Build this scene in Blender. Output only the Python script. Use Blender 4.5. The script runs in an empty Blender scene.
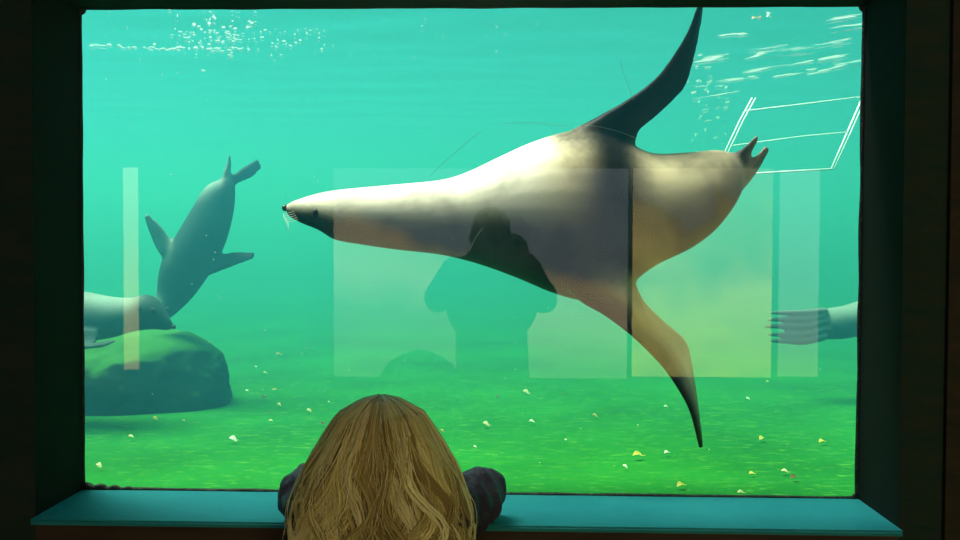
import bpy, bmesh, math, random
import numpy as np
from mathutils import Vector, Matrix, Quaternion, kdtree, noise as mnoise
C = bpy.context.scene
COL = C.collection
random.seed(7)

# ------------------------------------------------------------------ camera
F = 900.0
YAW, PIT, ROL = 0.02989842, -0.02498666, 0.00400866
CAM = Vector((0.0, -2.1, 1.45))
_fw = Vector((-math.sin(YAW)*math.cos(PIT), math.cos(YAW)*math.cos(PIT), math.sin(PIT)))
_r0 = Vector((math.cos(YAW), math.sin(YAW), 0)); _u0 = _r0.cross(_fw)
_rt = math.cos(ROL)*_r0 + math.sin(ROL)*_u0
_up = -math.sin(ROL)*_r0 + math.cos(ROL)*_u0
cam_data = bpy.data.cameras.new('camera'); cam = bpy.data.objects.new('scene_camera', cam_data); COL.objects.link(cam)
cam_data.sensor_width = 36; cam_data.lens = F/960*36; cam_data.clip_start = 0.01; cam_data.clip_end = 100
M3 = Matrix((_rt, _up, -_fw)).transposed()
cam.matrix_world = Matrix.Translation(CAM) @ M3.to_4x4()
C.camera = cam

# ------------------------------------------------------------------ light
world = bpy.data.worlds.new('daylight'); C.world = world; world.use_nodes = True
bg = world.node_tree.nodes['Background']
bg.inputs[0].default_value = (0.90, 0.96, 1.0, 1); bg.inputs[1].default_value = .65
sun_d = bpy.data.lights.new('sun', 'SUN'); sun_d.energy = 19.3; sun_d.angle = math.radians(35); sun_d.color = (1.0, 0.98, 0.93)
sun = bpy.data.objects.new('sun', sun_d); COL.objects.link(sun)
_sd = Vector((-0.34, 0.02, 1.0)).normalized()          # towards the sun
sun.rotation_euler = _sd.to_track_quat('Z', 'Y').to_euler(); sun.location = (0, 3, 6)
C.view_settings.view_transform = 'Standard'; C.view_settings.look = 'None'
C.view_settings.gamma = 1; C.view_settings.use_curve_mapping = False
C.view_settings.exposure = 0.0
C.cycles.transparent_max_bounces = 24
C.cycles.volume_bounces = 0
C.cycles.use_denoising = True

# ------------------------------------------------------------------ helpers
def ray(px, py):
    return _fw*F + _rt*(px-480) - _up*(py-270)
def P(px, py, y):                                       # point of the view ray on the plane y
    d = ray(px, py); return CAM + d*((y-CAM.y)/d.y)
def PZ(px, py, z):
    d = ray(px, py); return CAM + d*((z-CAM.z)/d.z)
def mirrored(px, py, y):                                # where a thing seen in the glass stands (glass at y = 0)
    p = P(px, py, -y); return Vector((p.x, y, p.z))

def mat(name, base=(.5,.5,.5), rough=.6, spec=.3, metal=0.0):
    m = bpy.data.materials.new(name); m.use_nodes = True
    b = m.node_tree.nodes['Principled BSDF']
    b.inputs['Base Color'].default_value = (*base, 1); b.inputs['Roughness'].default_value = rough
    b.inputs['Specular IOR Level'].default_value = spec; b.inputs['Metallic'].default_value = metal
    return m
def N(m, t, **kw):
    n = m.node_tree.nodes.new(t)
    for k, v in kw.items(): setattr(n, k, v)
    return n
def L(m, a, b): m.node_tree.links.new(a, b)
def noise_mat(name, c1, c2, scale=8, rough=.6, spec=.3, stretch=(1,1,1), detail=6, lo=.35, hi=.65, bump=0.0, bscale=None, c3=None):
    m = mat(name, c1, rough, spec); b = m.node_tree.nodes['Principled BSDF']
    tc = N(m, 'ShaderNodeTexCoord'); mp = N(m, 'ShaderNodeMapping'); mp.inputs['Scale'].default_value = stretch
    nz = N(m, 'ShaderNodeTexNoise'); nz.inputs['Scale'].default_value = scale; nz.inputs['Detail'].default_value = detail
    cr = N(m, 'ShaderNodeValToRGB')
    cr.color_ramp.elements[0].position = lo; cr.color_ramp.elements[0].color = (*c1, 1)
    cr.color_ramp.elements[1].position = hi; cr.color_ramp.elements[1].color = (*c2, 1)
    if c3:
        e = cr.color_ramp.elements.new(min(.99, hi+.12)); e.color = (*c3, 1)
    L(m, tc.outputs['Object'], mp.inputs[0]); L(m, mp.outputs[0], nz.inputs['Vector']); L(m, nz.outputs['Fac'], cr.inputs[0])
    L(m, cr.outputs[0], b.inputs['Base Color'])
    if bump:
        n2 = N(m, 'ShaderNodeTexNoise'); n2.inputs['Scale'].default_value = bscale or scale*3; n2.inputs['Detail'].default_value = 5
        L(m, mp.outputs[0], n2.inputs['Vector'])
        bp = N(m, 'ShaderNodeBump'); bp.inputs['Strength'].default_value = bump; bp.inputs['Distance'].default_value = .02
        L(m, n2.outputs['Fac'], bp.inputs['Height']); L(m, bp.outputs[0], b.inputs['Normal'])
    return m

def link(name, me, m, parent=None):
    o = bpy.data.objects.new(name, me); COL.objects.link(o)
    if m: me.materials.append(m)
    if parent: o.parent = parent
    return o
def from_bm(name, bm, m, parent=None, smooth=False):
    me = bpy.data.meshes.new(name); bmesh.ops.recalc_face_normals(bm, faces=bm.faces); bm.to_mesh(me); bm.free()
    if smooth:
        for p in me.polygons: p.use_smooth = True
    return link(name, me, m, parent)
def tag(o, label=None, cat=None, group=None, kind=None):
    if label: o['label'] = label
    if cat: o['category'] = cat
    if group: o['group'] = group
    if kind: o['kind'] = kind
    return o
def empty(name, loc, label, cat, group=None):
    o = bpy.data.objects.new(name, None); COL.objects.link(o); o.location = loc; o.empty_display_size = .1
    return tag(o, label, cat, group)
def keep(o, parent):                                    # parent without moving
    o.parent = parent; o.matrix_parent_inverse = Matrix.Translation(-Vector(parent.location)); return o
def box(bm, x0, x1, y0, y1, z0, z1):
    vs = [bm.verts.new(p) for p in ((x0,y0,z0),(x1,y0,z0),(x1,y1,z0),(x0,y1,z0),(x0,y0,z1),(x1,y0,z1),(x1,y1,z1),(x0,y1,z1))]
    for f in ((0,3,2,1),(4,5,6,7),(0,1,5,4),(1,2,6,5),(2,3,7,6),(3,0,4,7)): bm.faces.new([vs[i] for i in f])
def struct(name, bm, m, parent=None, label=None, cat=None):
    o = from_bm(name, bm, m, parent)
    if not parent: tag(o, label, cat, kind='structure')
    return o
def loft(bm, rings, layer=None, cols=None):
    prev = None; first = None
    for k, rg in enumerate(rings):
        vs = [bm.verts.new(p) for p in rg]
        if layer is not None:
            for i, v in enumerate(vs): v[layer] = Vector((*cols[k][i], 1))
        if prev:
            n = len(vs)
            for i in range(n): bm.faces.new((prev[i], prev[(i+1)%n], vs[(i+1)%n], vs[i]))
        else: first = vs
        prev = vs
    bm.faces.new(first[::-1]); bm.faces.new(prev)
def ell_ring(c, u, v, n=16):
    return [c + u*math.cos(2*math.pi*i/n) + v*math.sin(2*math.pi*i/n) for i in range(n)]
def tube(bm, pts, rads, n=8, flat=None):
    rings = []; m = len(pts)
    ref = Vector((0.13, 0.31, 0.94))
    for i, p in enumerate(pts):
        t = (pts[min(i+1, m-1)] - pts[max(i-1, 0)])
        if t.length < 1e-9: t = Vector((0,0,1))
        t.normalize()
        u = ref - t*ref.dot(t)
        if u.length < .05: u = t.orthogonal()
        u.normalize(); v = t.cross(u); ref = u
        r = rads[i] if hasattr(rads, '__len__') else rads
        rings.append(ell_ring(p, u*r, v*r*(flat or 1), n))
    loft(bm, rings)
def ellipsoid(bm, c, r, rot=None, seg=20, rings=12):
    mtx = Matrix.Translation(c) @ (rot.to_4x4() if rot else Matrix.Identity(4)) @ Matrix.Diagonal((*r, 1))
    bmesh.ops.create_uvsphere(bm, u_segments=seg, v_segments=rings, radius=1, matrix=mtx)
def capsule(bm, a, b, ra, rb, n=14):
    a, b = Vector(a), Vector(b); d = (b-a); ln = d.length
    if ln < 1e-6: return ellipsoid(bm, a, (ra,)*3)
    t = d/ln; pts = []; rs = []
    for k in range(4, 0, -1):
        w = math.pi/2*k/4.3; pts.append(a - t*ra*math.sin(w)); rs.append(ra*math.cos(w))
    pts += [a, a.lerp(b, .33), a.lerp(b, .66), b]; rs += [ra, ra+(rb-ra)*.33, ra+(rb-ra)*.66, rb]
    for k in range(1, 5):
        w = math.pi/2*k/4.3; pts.append(b + t*rb*math.sin(w)); rs.append(rb*math.cos(w))
    u = t.orthogonal().normalized(); v = t.cross(u)
    loft(bm, [ell_ring(p, u*r, v*r, n) for p, r in zip(pts, rs)])
def remesh(name, bm, voxel, m, parent=None, smooth=6, disp=None, colour_layer=None):
    """one continuous surface out of overlapping closed shapes"""
    bmesh.ops.recalc_face_normals(bm, faces=bm.faces)
    src = None
    if colour_layer is not None:
        bm.verts.ensure_lookup_table()
        src = [(v.co.copy(), tuple(v[colour_layer])[:3]) for v in bm.verts]
    me = bpy.data.meshes.new(name); bm.to_mesh(me); bm.free()
    o = bpy.data.objects.new(name, me); COL.objects.link(o)
    md = o.modifiers.new('r', 'REMESH'); md.mode = 'VOXEL'; md.voxel_size = voxel; md.use_smooth_shade = True
    if smooth:
        s = o.modifiers.new('s', 'SMOOTH'); s.factor = .5; s.iterations = smooth
    dg = bpy.context.evaluated_depsgraph_get()
    me2 = bpy.data.meshes.new_from_object(o.evaluated_get(dg))
    bpy.data.objects.remove(o); bpy.data.meshes.remove(me)
    me2.name = name
    for p in me2.polygons: p.use_smooth = True
    if disp:
        nrm = [v.normal.copy() for v in me2.vertices]
        for v, n in zip(me2.vertices, nrm): v.co = v.co + n*disp(v.co)
    if src:
        kd = kdtree.KDTree(len(src))
        for i, (p, c) in enumerate(src): kd.insert(p, i)
        kd.balance()
        at = me2.attributes.new('fur_shading', 'FLOAT_COLOR', 'POINT')
        for i, v in enumerate(me2.vertices):
            acc = Vector((0,0,0)); ws = 0
            for _, j, d in kd.find_n(v.co, 7):
                w = 1/(d*d+4e-4); acc += Vector(src[j][1])*w; ws += w
            acc /= ws; at.data[i].color = (*acc, 1)
    me2.materials.clear()
    return link(name, me2, m, parent)

# ------------------------------------------------------------------ setting
X0, X1, Z0, Z1 = -1.0029, 0.8144, 0.8725, 2.0051         # the window
SURF, FLOOR = 2.62, 0.73                                 # water level, tank floor
TX0, TX1, TY = -8.0, 8.0, 16.0
ROOM_Y, RX0, RX1, RZ = -4.1, -3.6, 3.4, 2.5
m_wall = noise_mat('dark_painted_wall', (.022,.024,.018), (.040,.030,.020), 9, .8, .15, (1,1,4), bump=.15, bscale=60)
m_wall_front = noise_mat('dark_green_wall_paint', (.012,.034,.028), (.024,.036,.026), 9, .8, .1, (1,1,3), bump=.1, bscale=50)  # wall paint lightened in colour to make up for weaker light in front
m_reveal_dimmed = noise_mat('dark_green_reveal_dimmed', (.005,.009,.008), (.008,.011,.009), 9, .8, .1, (1,4,1), bump=.1, bscale=50)  # same wall paint, darkened in colour to offset tank light in the recess
m_floor_in = noise_mat('dark_carpet', (.012,.012,.012), (.03,.028,.025), 30, .9, .1)
m_sill = noise_mat('teal_painted_sill', (.010,.20,.235), (.016,.235,.27), 5, .6, .15, bump=.08, bscale=40)
m_panel_under = noise_mat('brown_board', (.03,.02,.014), (.05,.033,.02), 6, .7, .2, (1,1,6))
m_seal = noise_mat('black_sealant', (.008,.014,.014), (.02,.03,.03), 30, .55, .3, bump=.4)

bm = bmesh.new()
box(bm, RX0-.2, X0, -.222, .0, 0, 3.0); box(bm, X1, RX1+.2, -.222, .0, 0, 3.0)
box(bm, X0, X1, -.222, .0, Z1, 3.0); box(bm, X0, X1, -.205, .0, 0, Z0-.0125)
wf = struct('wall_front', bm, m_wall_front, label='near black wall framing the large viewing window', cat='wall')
wf.data.materials.append(m_reveal_dimmed)
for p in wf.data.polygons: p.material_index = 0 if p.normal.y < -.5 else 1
bm = bmesh.new(); box(bm, X0-.0, X1+.0, -.222, -.205, 0, Z0-.0125)
struct('wall_under_window', bm, m_panel_under, label='dark brown boarding below the window ledge', cat='wall')
bm = bmesh.new(); box(bm, RX0, X0-.13, -.236, -.222, 0, RZ); box(bm, X1+.088, RX1, -.236, -.222, 0, RZ)
struct('trim_1', bm, m_wall, label='dark brown wall cladding beside the window recess', cat='trim')
bm = bmesh.new(); box(bm, RX0-.2, RX1+.2, ROOM_Y-.2, ROOM_Y, -.1, RZ+.1); struct('wall_back', bm, m_wall, label='dark back wall of the viewing room', cat='wall')
bm = bmesh.new(); box(bm, RX0-.2, RX0, ROOM_Y, -.222, -.1, RZ+.1); struct('wall_left', bm, m_wall, label='dark left wall of the viewing room', cat='wall')
bm = bmesh.new(); box(bm, RX1, RX1+.2, ROOM_Y, -.222, -.1, RZ+.1); struct('wall_right', bm, m_wall, label='dark right wall of the viewing room', cat='wall')
bm = bmesh.new(); box(bm, RX0-.2, RX1+.2, ROOM_Y-.2, 0, -.2, 0); struct('floor', bm, m_floor_in, label='dark floor of the viewing room', cat='floor')
bm = bmesh.new(); box(bm, RX0-.2, RX1+.2, ROOM_Y-.2, -.222, RZ, RZ+.2); struct('ceiling', bm, m_wall, label='dark ceiling of the viewing room', cat='ceiling')

# window: pane, ledge, sealant
m_glass = bpy.data.materials.new('clear_glass'); m_glass.use_nodes = True
nt = m_glass.node_tree; nt.nodes.clear()
out = nt.nodes.new('ShaderNodeOutputMaterial'); mix = nt.nodes.new('ShaderNodeMixShader')
tr = nt.nodes.new('ShaderNodeBsdfTransparent'); gl = nt.nodes.new('ShaderNodeBsdfGlossy'); gl.inputs['Roughness'].default_value = 0.0
fr = nt.nodes.new('ShaderNodeFresnel'); fr.inputs[0].default_value = 1.42
nt.links.new(fr.outputs[0], mix.inputs[0]); nt.links.new(tr.outputs[0], mix.inputs[1]); nt.links.new(gl.outputs[0], mix.inputs[2]); nt.links.new(mix.outputs[0], out.inputs[0])
m_clear = bpy.data.materials.new('wet_glass_back'); m_clear.use_nodes = True
nt = m_clear.node_tree; nt.nodes.clear(); out = nt.nodes.new('ShaderNodeOutputMaterial'); tr = nt.nodes.new('ShaderNodeBsdfTransparent'); nt.links.new(tr.outputs[0], out.inputs[0])
bm = bmesh.new(); box(bm, X0, X1, 0.0, .03, Z0, Z1)
win = from_bm('window_1', bm, m_glass); win.data.materials.append(m_clear)
tag(win, 'large clear viewing window into the green tank', 'window', kind='structure')
for p in win.data.polygons: p.material_index = 0 if p.normal.y < -.5 else 1
bm = bmesh.new(); box(bm, X0, X1, -.246, 0, Z0-.012, Z0)
bmesh.ops.bevel(bm, geom=[e for e in bm.edges if all(v.co.y < -.2 for v in e.verts)], offset=.004, segments=3, affect='EDGES')
from_bm('window_sill', bm, m_sill, win)['label'] = 'teal painted ledge'
bm = bmesh.new()
def seal_run(a, b, r, amp, n=70):
    pts = []; rs = []
    for i in range(n+1):
        p = Vector(a).lerp(Vector(b), i/n)
        k = mnoise.noise(p*9)
        pts.append(p + Vector((0, 0, 0))); rs.append(max(.002, r*(1+amp*k)))
    tube(bm, pts, rs, 8)
seal_run((X0, -.004, Z0), (X1, -.004, Z0), .0055, .7)
seal_run((X0, -.004, Z0), (X0, -.004, Z1), .004, .5); seal_run((X1, -.004, Z0), (X1, -.004, Z1), .006, .5)
seal_run((X0, -.004, Z1+.003), (X1, -.004, Z1+.003), .005, .4)
tube(bm, [Vector((X0+.14*i/20, -.005, Z0+.006*(1-i/20)+.003*math.sin(i*1.3))) for i in range(21)], [.009*(1-.6*i/20) for i in range(21)], 8)
for sx, sz, xx, zz in ((1,1,X0,Z0),(-1,1,X1,Z0),(1,-1,X0,Z1),(-1,-1,X1,Z1)):
    ellipsoid(bm, Vector((xx, -.003, zz)), (.014, .006, .014))
from_bm('sealant', bm, m_seal, win, True)['label'] = 'black sealant bead round the glass'

m_scr = mat('scratch_white', (.5,.55,.5), .6)
for pts in (((430,176),(452,154),(481,131)),((470,250),(474,238),(483,228)),((585,125),(612,127),(640,140)),((502,124),(530,120),(566,127)),((620,60),(626,82),(634,100))):
    bm = bmesh.new(); a, b_, c_ = [P(x, y, -.0006) for x, y in pts]
    tube(bm, [a*(1-t)**2 + b_*2*t*(1-t) + c_*t*t for t in [i/12 for i in range(13)]], .00028, 5)
    from_bm('scratch', bm, m_scr, win)

# tank
m_algae = mat('algae_floor', (.04,.4,.06), .9, .1)
b = m_algae.node_tree.nodes['Principled BSDF']
tc = N(m_algae, 'ShaderNodeTexCoord')
n1 = N(m_algae, 'ShaderNodeTexNoise'); n1.inputs['Scale'].default_value = 1.6; n1.inputs['Detail'].default_value = 6
mp = N(m_algae, 'ShaderNodeMapping'); mp.inputs['Scale'].default_value = (1, 3.2, 1)
n2 = N(m_algae, 'ShaderNodeTexNoise'); n2.inputs['Scale'].default_value = 20; n2.inputs['Detail'].default_value = 6; n2.inputs['Roughness'].default_value = .7
L(m_algae, tc.outputs['Object'], n1.inputs['Vector']); L(m_algae, tc.outputs['Object'], mp.inputs[0]); L(m_algae, mp.outputs[0], n2.inputs['Vector'])
r1 = N(m_algae, 'ShaderNodeValToRGB'); r1.color_ramp.elements[0].position = .3; r1.color_ramp.elements[0].color = (.002,.078,.0055,1)
r1.color_ramp.elements[1].position = .7; r1.color_ramp.elements[1].color = (.007,.132,.009,1)
r2 = N(m_algae, 'ShaderNodeValToRGB'); r2.color_ramp.elements[0].position = .54; r2.color_ramp.elements[0].color = (0,0,0,1)
r2.color_ramp.elements[1].position = .72; r2.color_ramp.elements[1].color = (1,1,1,1)
mx = N(m_algae, 'ShaderNodeMix', data_type='RGBA'); mx.inputs[7].default_value = (.06,.225,.018,1)
L(m_algae, n1.outputs['Fac'], r1.inputs[0]); L(m_algae, n2.outputs['Fac'], r2.inputs[0]); L(m_algae, r2.outputs[0], mx.inputs[0]); L(m_algae, r1.outputs[0], mx.inputs[6])
L(m_algae, mx.outputs[2], b.inputs['Base Color'])
m_tank = noise_mat('turquoise_tank_paint', (.05,.50,.38), (.07,.56,.44), 2, .8, .1)
bm = bmesh.new()
nx, ny = 60, 50
g = [[bm.verts.new((TX0+(TX1-TX0)*i/nx, TY*j/ny, FLOOR + .010*mnoise.noise(Vector((i*.45, j*.5, 0))))) for i in range(nx+1)] for j in range(ny+1)]
for j in range(ny):
    for i in range(nx): bm.faces.new((g[j][i], g[j][i+1], g[j+1][i+1], g[j+1][i]))
fl = struct('floor_tank', bm, m_algae, label='bright green algae covered tank floor', cat='floor')
for p in fl.data.polygons: p.use_smooth = True
bm = bmesh.new(); box(bm, TX0-.2, TX1+.2, TY, TY+.2, FLOOR-.3, 2.9); struct('wall_tank_far', bm, m_tank, label='turquoise far wall of the tank lost in haze', cat='wall')
bm = bmesh.new(); box(bm, TX0-.2, TX0, 0, TY, FLOOR-.3, 2.9); struct('wall_tank_left', bm, m_tank, label='turquoise left wall of the tank', cat='wall')
bm = bmesh.new(); box(bm, TX1, TX1+.2, 0, TY, FLOOR-.3, 2.9); struct('wall_tank_right', bm, m_tank, label='turquoise right wall of the tank', cat='wall')
bm = bmesh.new(); box(bm, TX0-.2, RX0-.2, -.2, 0, 0, 3); box(bm, RX1+.2, TX1+.2, -.2, 0, 0, 3)
struct('wall_tank_near', bm, m_tank, label='tank wall beyond both ends of the viewing room', cat='wall')

# water body (volume) and its surface
m_water = bpy.data.materials.new('green_water'); m_water.use_nodes = True
nt = m_water.node_tree; nt.nodes.clear()
out = nt.nodes.new('ShaderNodeOutputMaterial'); add = nt.nodes.new('ShaderNodeAddShader')
sc = nt.nodes.new('ShaderNodeVolumeScatter'); ab = nt.nodes.new('ShaderNodeVolumeAbsorption')
SIG_S = (.014, .120, .160); SIG_A = (.25, .055, .150); sc.inputs['Anisotropy'].default_value = .4
d = max(SIG_S); sc.inputs['Density'].default_value = d; sc.inputs['Color'].default_value = (*[s/d for s in SIG_S], 1)
d = max(SIG_A)*1.0; ab.inputs['Density'].default_value = d; ab.inputs['Color'].default_value = (*[1-s/d for s in SIG_A], 1)
nt.links.new(sc.outputs[0], add.inputs[0]); nt.links.new(ab.outputs[0], add.inputs[1]); nt.links.new(add.outputs[0], out.inputs['Volume'])
bm = bmesh.new(); box(bm, TX0+.004, TX1-.004, .0305, TY-.004, FLOOR-.02, SURF+.04)
tag(from_bm('tank_water', bm, m_water), 'hazy green turquoise water filling the tank', 'water', kind='stuff')
m_surf = bpy.data.materials.new('rippled_water_surface'); m_surf.use_nodes = True
nt = m_surf.node_tree; nt.nodes.clear()
out = nt.nodes.new('ShaderNodeOutputMaterial'); mix = nt.nodes.new('ShaderNodeMixShader')
tr = nt.nodes.new('ShaderNodeBsdfTransparent'); gl = nt.nodes.new('ShaderNodeBsdfGlossy'); gl.inputs['Roughness'].default_value = .12
lw = nt.nodes.new('ShaderNodeLayerWeight'); lw.inputs[0].default_value = .22
nt.links.new(lw.outputs['Fresnel'], mix.inputs[0]); nt.links.new(tr.outputs[0], mix.inputs[1]); nt.links.new(gl.outputs[0], mix.inputs[2]); nt.links.new(mix.outputs[0], out.inputs[0])
bm = bmesh.new(); nx, ny = 200, 170
def wave(x, y):
    return .014*mnoise.noise(Vector((x*1.3, y*3.4, 1))) + .006*mnoise.noise(Vector((x*4, y*9, 5)))
g = [[bm.verts.new((TX0+(TX1-TX0)*i/nx, .0+TY*j/ny, SURF + wave(TX0+(TX1-TX0)*i/nx, TY*j/ny))) for i in range(nx+1)] for j in range(ny+1)]
for j in range(ny):
    for i in range(nx): bm.faces.new((g[j][i], g[j][i+1], g[j+1][i+1], g[j+1][i]))
so = from_bm('water_surface', bm, m_surf, None, True); tag(so, 'rippled water surface seen from below at the top of the window', 'water', kind='stuff')

# ------------------------------------------------------------------ lit panels on the room's back wall, seen mirrored in the glass
def panel_mat(name, stops, strength, scale=3, warp=.5, ax=(0.3,0,1.0)):
    m = bpy.data.materials.new(name); m.use_nodes = True; nt = m.node_tree; nt.nodes.clear()
    out = nt.nodes.new('ShaderNodeOutputMaterial'); em = nt.nodes.new('ShaderNodeEmission'); em.inputs[1].default_value = strength
    tc = nt.nodes.new('ShaderNodeTexCoord'); nz = nt.nodes.new('ShaderNodeTexNoise'); nz.inputs['Scale'].default_value = scale; nz.inputs['Detail'].default_value = 6; nz.inputs['Distortion'].default_value = .6
    vm = nt.nodes.new('ShaderNodeVectorMath'); vm.operation = 'DOT_PRODUCT'; vm.inputs[1].default_value = ax
    ma = nt.nodes.new('ShaderNodeMath'); ma.operation = 'MULTIPLY_ADD'; ma.inputs[1].default_value = warp
    cr = nt.nodes.new('ShaderNodeValToRGB')
    el = cr.color_ramp.elements
    while len(el) < len(stops): el.new(.5)
    for e, (p, c) in zip(el, stops): e.position = p; e.color = (*c, 1)
    nt.links.new(tc.outputs['Generated'], vm.inputs[0]); nt.links.new(tc.outputs['Object'], nz.inputs['Vector'])
    nt.links.new(nz.outputs['Fac'], ma.inputs[0]); nt.links.new(vm.outputs['Value'], ma.inputs[2]); nt.links.new(ma.outputs[0], cr.inputs[0])
    nt.links.new(cr.outputs[0], em.inputs[0]); nt.links.new(em.outputs[0], out.inputs[0])
    return m
m_frame = mat('black_panel_edge', (.01,.01,.01), .6)
def lit_panel(x0, x1, y0, y1, m, label):
    a, b_ = mirrored(x0, y1, ROOM_Y+.05), mirrored(x1, y0, ROOM_Y+.05)
    r = empty('display_panel', ((a.x+b_.x)/2, ROOM_Y+.025, a.z), label, 'display panel', 'lit display panels on the back wall')
    bm = bmesh.new(); box(bm, a.x, b_.x, ROOM_Y+.003, ROOM_Y+.045, a.z, b_.z); keep(from_bm('casing', bm, m_frame), r)
    bm = bmesh.new(); box(bm, a.x+.004, b_.x-.004, ROOM_Y+.0451, ROOM_Y+.05, a.z+.004, b_.z-.004); keep(from_bm('screen', bm, m), r)
PS = 3.6
lit_panel(333, 629, 168, 377, panel_mat('seascape_picture', [(.22,(.40,.46,.34)),(.48,(.60,.60,.45)),(.62,(1.45,1.1,.66)),(.735,(1.2,.82,.46)),(.80,(.38,.40,.48)),(1.0,(.32,.36,.46))], PS, 1.6, .34, (.30,0,.8)), 'wide backlit picture panel mirrored left of the middle in the glass')
lit_panel(631, 774, 168, 377, panel_mat('sand_picture', [(.30,(1.0,1.0,.35)),(.58,(2.3,1.9,.42)),(.76,(1.5,1.1,.33)),(.90,(.85,.60,.22)),(1.0,(.8,.7,.45))], PS, 2.6, .8, (0,0,.70)), 'sandy yellow backlit picture panel mirrored behind the sea lion tail')
lit_panel(777, 821, 169, 377, panel_mat('sky_picture', [(.2,(.9,.75,.45)),(.4,(.8,.78,.7)),(.8,(.75,.78,.8)),(1.0,(.7,.75,.8))], PS, 3, .4, (0,0,.8)), 'narrow pale grey backlit panel mirrored near the right edge of the glass')
lit_panel(123.5, 138.5, 167, 370, panel_mat('light_slit', [(.2,(1.7,1.15,.45)),(.5,(2.0,1.6,.5)),(.8,(1.6,1.45,.95)),(1.0,(1.7,1.6,1.2))], PS, 3, .3, (0,0,.9)), 'thin upright strip of light mirrored at the far left of the glass')

# ------------------------------------------------------------------ sea lions
def fur_mat(name, rough=.45, spots=.55):
    m = mat(name, (.4,.3,.2), rough, .04); b = m.node_tree.nodes['Principled BSDF']
    at = N(m, 'ShaderNodeAttribute', attribute_name='fur_shading')
    tc = N(m, 'ShaderNodeTexCoord'); nz = N(m, 'ShaderNodeTexNoise'); nz.inputs['Scale'].default_value = 9; nz.inputs['Detail'].default_value = 8
    cr = N(m, 'ShaderNodeValToRGB'); cr.color_ramp.elements[0].position = .34; cr.color_ramp.elements[0].color = (spots,)*3+(1,)
    cr.color_ramp.elements[1].position = .55; cr.color_ramp.elements[1].color = (1,1,1,1)
    mx = N(m, 'ShaderNodeMix', data_type='RGBA', blend_type='MULTIPLY'); mx.inputs[0].default_value = 1
    L(m, tc.outputs['Object'], nz.inputs['Vector']); L(m, nz.outputs['Fac'], cr.inputs[0]); L(m, at.outputs['Color'], mx.inputs[6]); L(m, cr.outputs[0], mx.inputs[7]); L(m, mx.outputs[2], b.inputs['Base Color'])
    n2 = N(m, 'ShaderNodeTexNoise'); n2.inputs['Scale'].default_value = 70; n2.inputs['Detail'].default_value = 3
    L(m, tc.outputs['Object'], n2.inputs['Vector'])
    bp = N(m, 'ShaderNodeBump'); bp.inputs['Strength'].default_value = .05; bp.inputs['Distance'].default_value = .01
    L(m, n2.outputs['Fac'], bp.inputs['Height']); L(m, bp.outputs[0], b.inputs['Normal'])
    return m
m_fur = fur_mat('wet_tan_fur'); m_fur_far = fur_mat('haze_tinted_fur', .55, .75)
m_dark = mat('wet_black_skin', (.01,.01,.01), .3, .15)
m_whisk = mat('pale_whisker', (.6,.55,.45), .5)

def interp(st, t):
    """Catmull-Rom through numeric station tuples"""
    n = len(st)-1; k = min(int(t), n-1); u = t-k
    p = [np.array(st[min(max(k+j, 0), n)], float) for j in (-1,0,1,2)]
    return .5*((2*p[1]) + (-p[0]+p[2])*u + (2*p[0]-5*p[1]+4*p[2]-p[3])*u*u + (-p[0]+3*p[1]-3*p[2]+p[3])*u**3)
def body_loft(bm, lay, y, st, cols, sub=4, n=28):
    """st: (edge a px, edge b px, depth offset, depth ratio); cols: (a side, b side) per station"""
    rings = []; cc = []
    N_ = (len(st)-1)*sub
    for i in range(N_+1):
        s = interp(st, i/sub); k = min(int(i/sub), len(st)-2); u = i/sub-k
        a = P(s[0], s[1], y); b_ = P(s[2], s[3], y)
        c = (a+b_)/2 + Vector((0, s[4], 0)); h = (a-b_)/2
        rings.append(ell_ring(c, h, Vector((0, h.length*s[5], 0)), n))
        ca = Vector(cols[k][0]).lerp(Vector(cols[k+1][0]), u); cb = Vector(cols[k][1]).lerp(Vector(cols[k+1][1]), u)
        cc.append([cb.lerp(ca, min(1, max(0, .3+1.2*math.cos(2*math.pi*q/n)))) for q in range(n)])  # lit top and shaded underside are blended into the coat colour
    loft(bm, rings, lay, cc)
def flipper_loft(bm, lay, y, st, cols, sub=4, n=20):
    """st: (lead px, trail px, lead depth, trail depth, half thickness)"""
    rings = []; cc = []
    for i in range((len(st)-1)*sub+1):
        s = interp(st, i/sub); k = min(int(i/sub), len(st)-2); u = i/sub-k
        a = P(s[0], s[1], y+s[4]); b_ = P(s[2], s[3], y+s[5])
        c = (a+b_)/2; h = (a-b_)/2
        nrm = h.cross(Vector((h.z, 0, -h.x)) if abs(h.x)+abs(h.z) > 1e-6 else Vector((1,0,0))).normalized()
        if nrm.y > 0: nrm = -nrm
        rg = []; col = []
        for q in range(n):
            w = 2*math.pi*q/n
            th = s[6]*(1+.45*math.cos(w))                # thicker leading edge
            rg.append(c + h*math.cos(w) + nrm*th*math.sin(w))
            ca = Vector(cols[k][0]).lerp(Vector(cols[k+1][0]), u); cb = Vector(cols[k][1]).lerp(Vector(cols[k+1][1]), u)
            col.append(cb.lerp(ca, min(1, max(0, .25+.95*math.cos(w)))))
        rings.append(rg); cc.append(col)
    loft(bm, rings, lay, cc)

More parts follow.
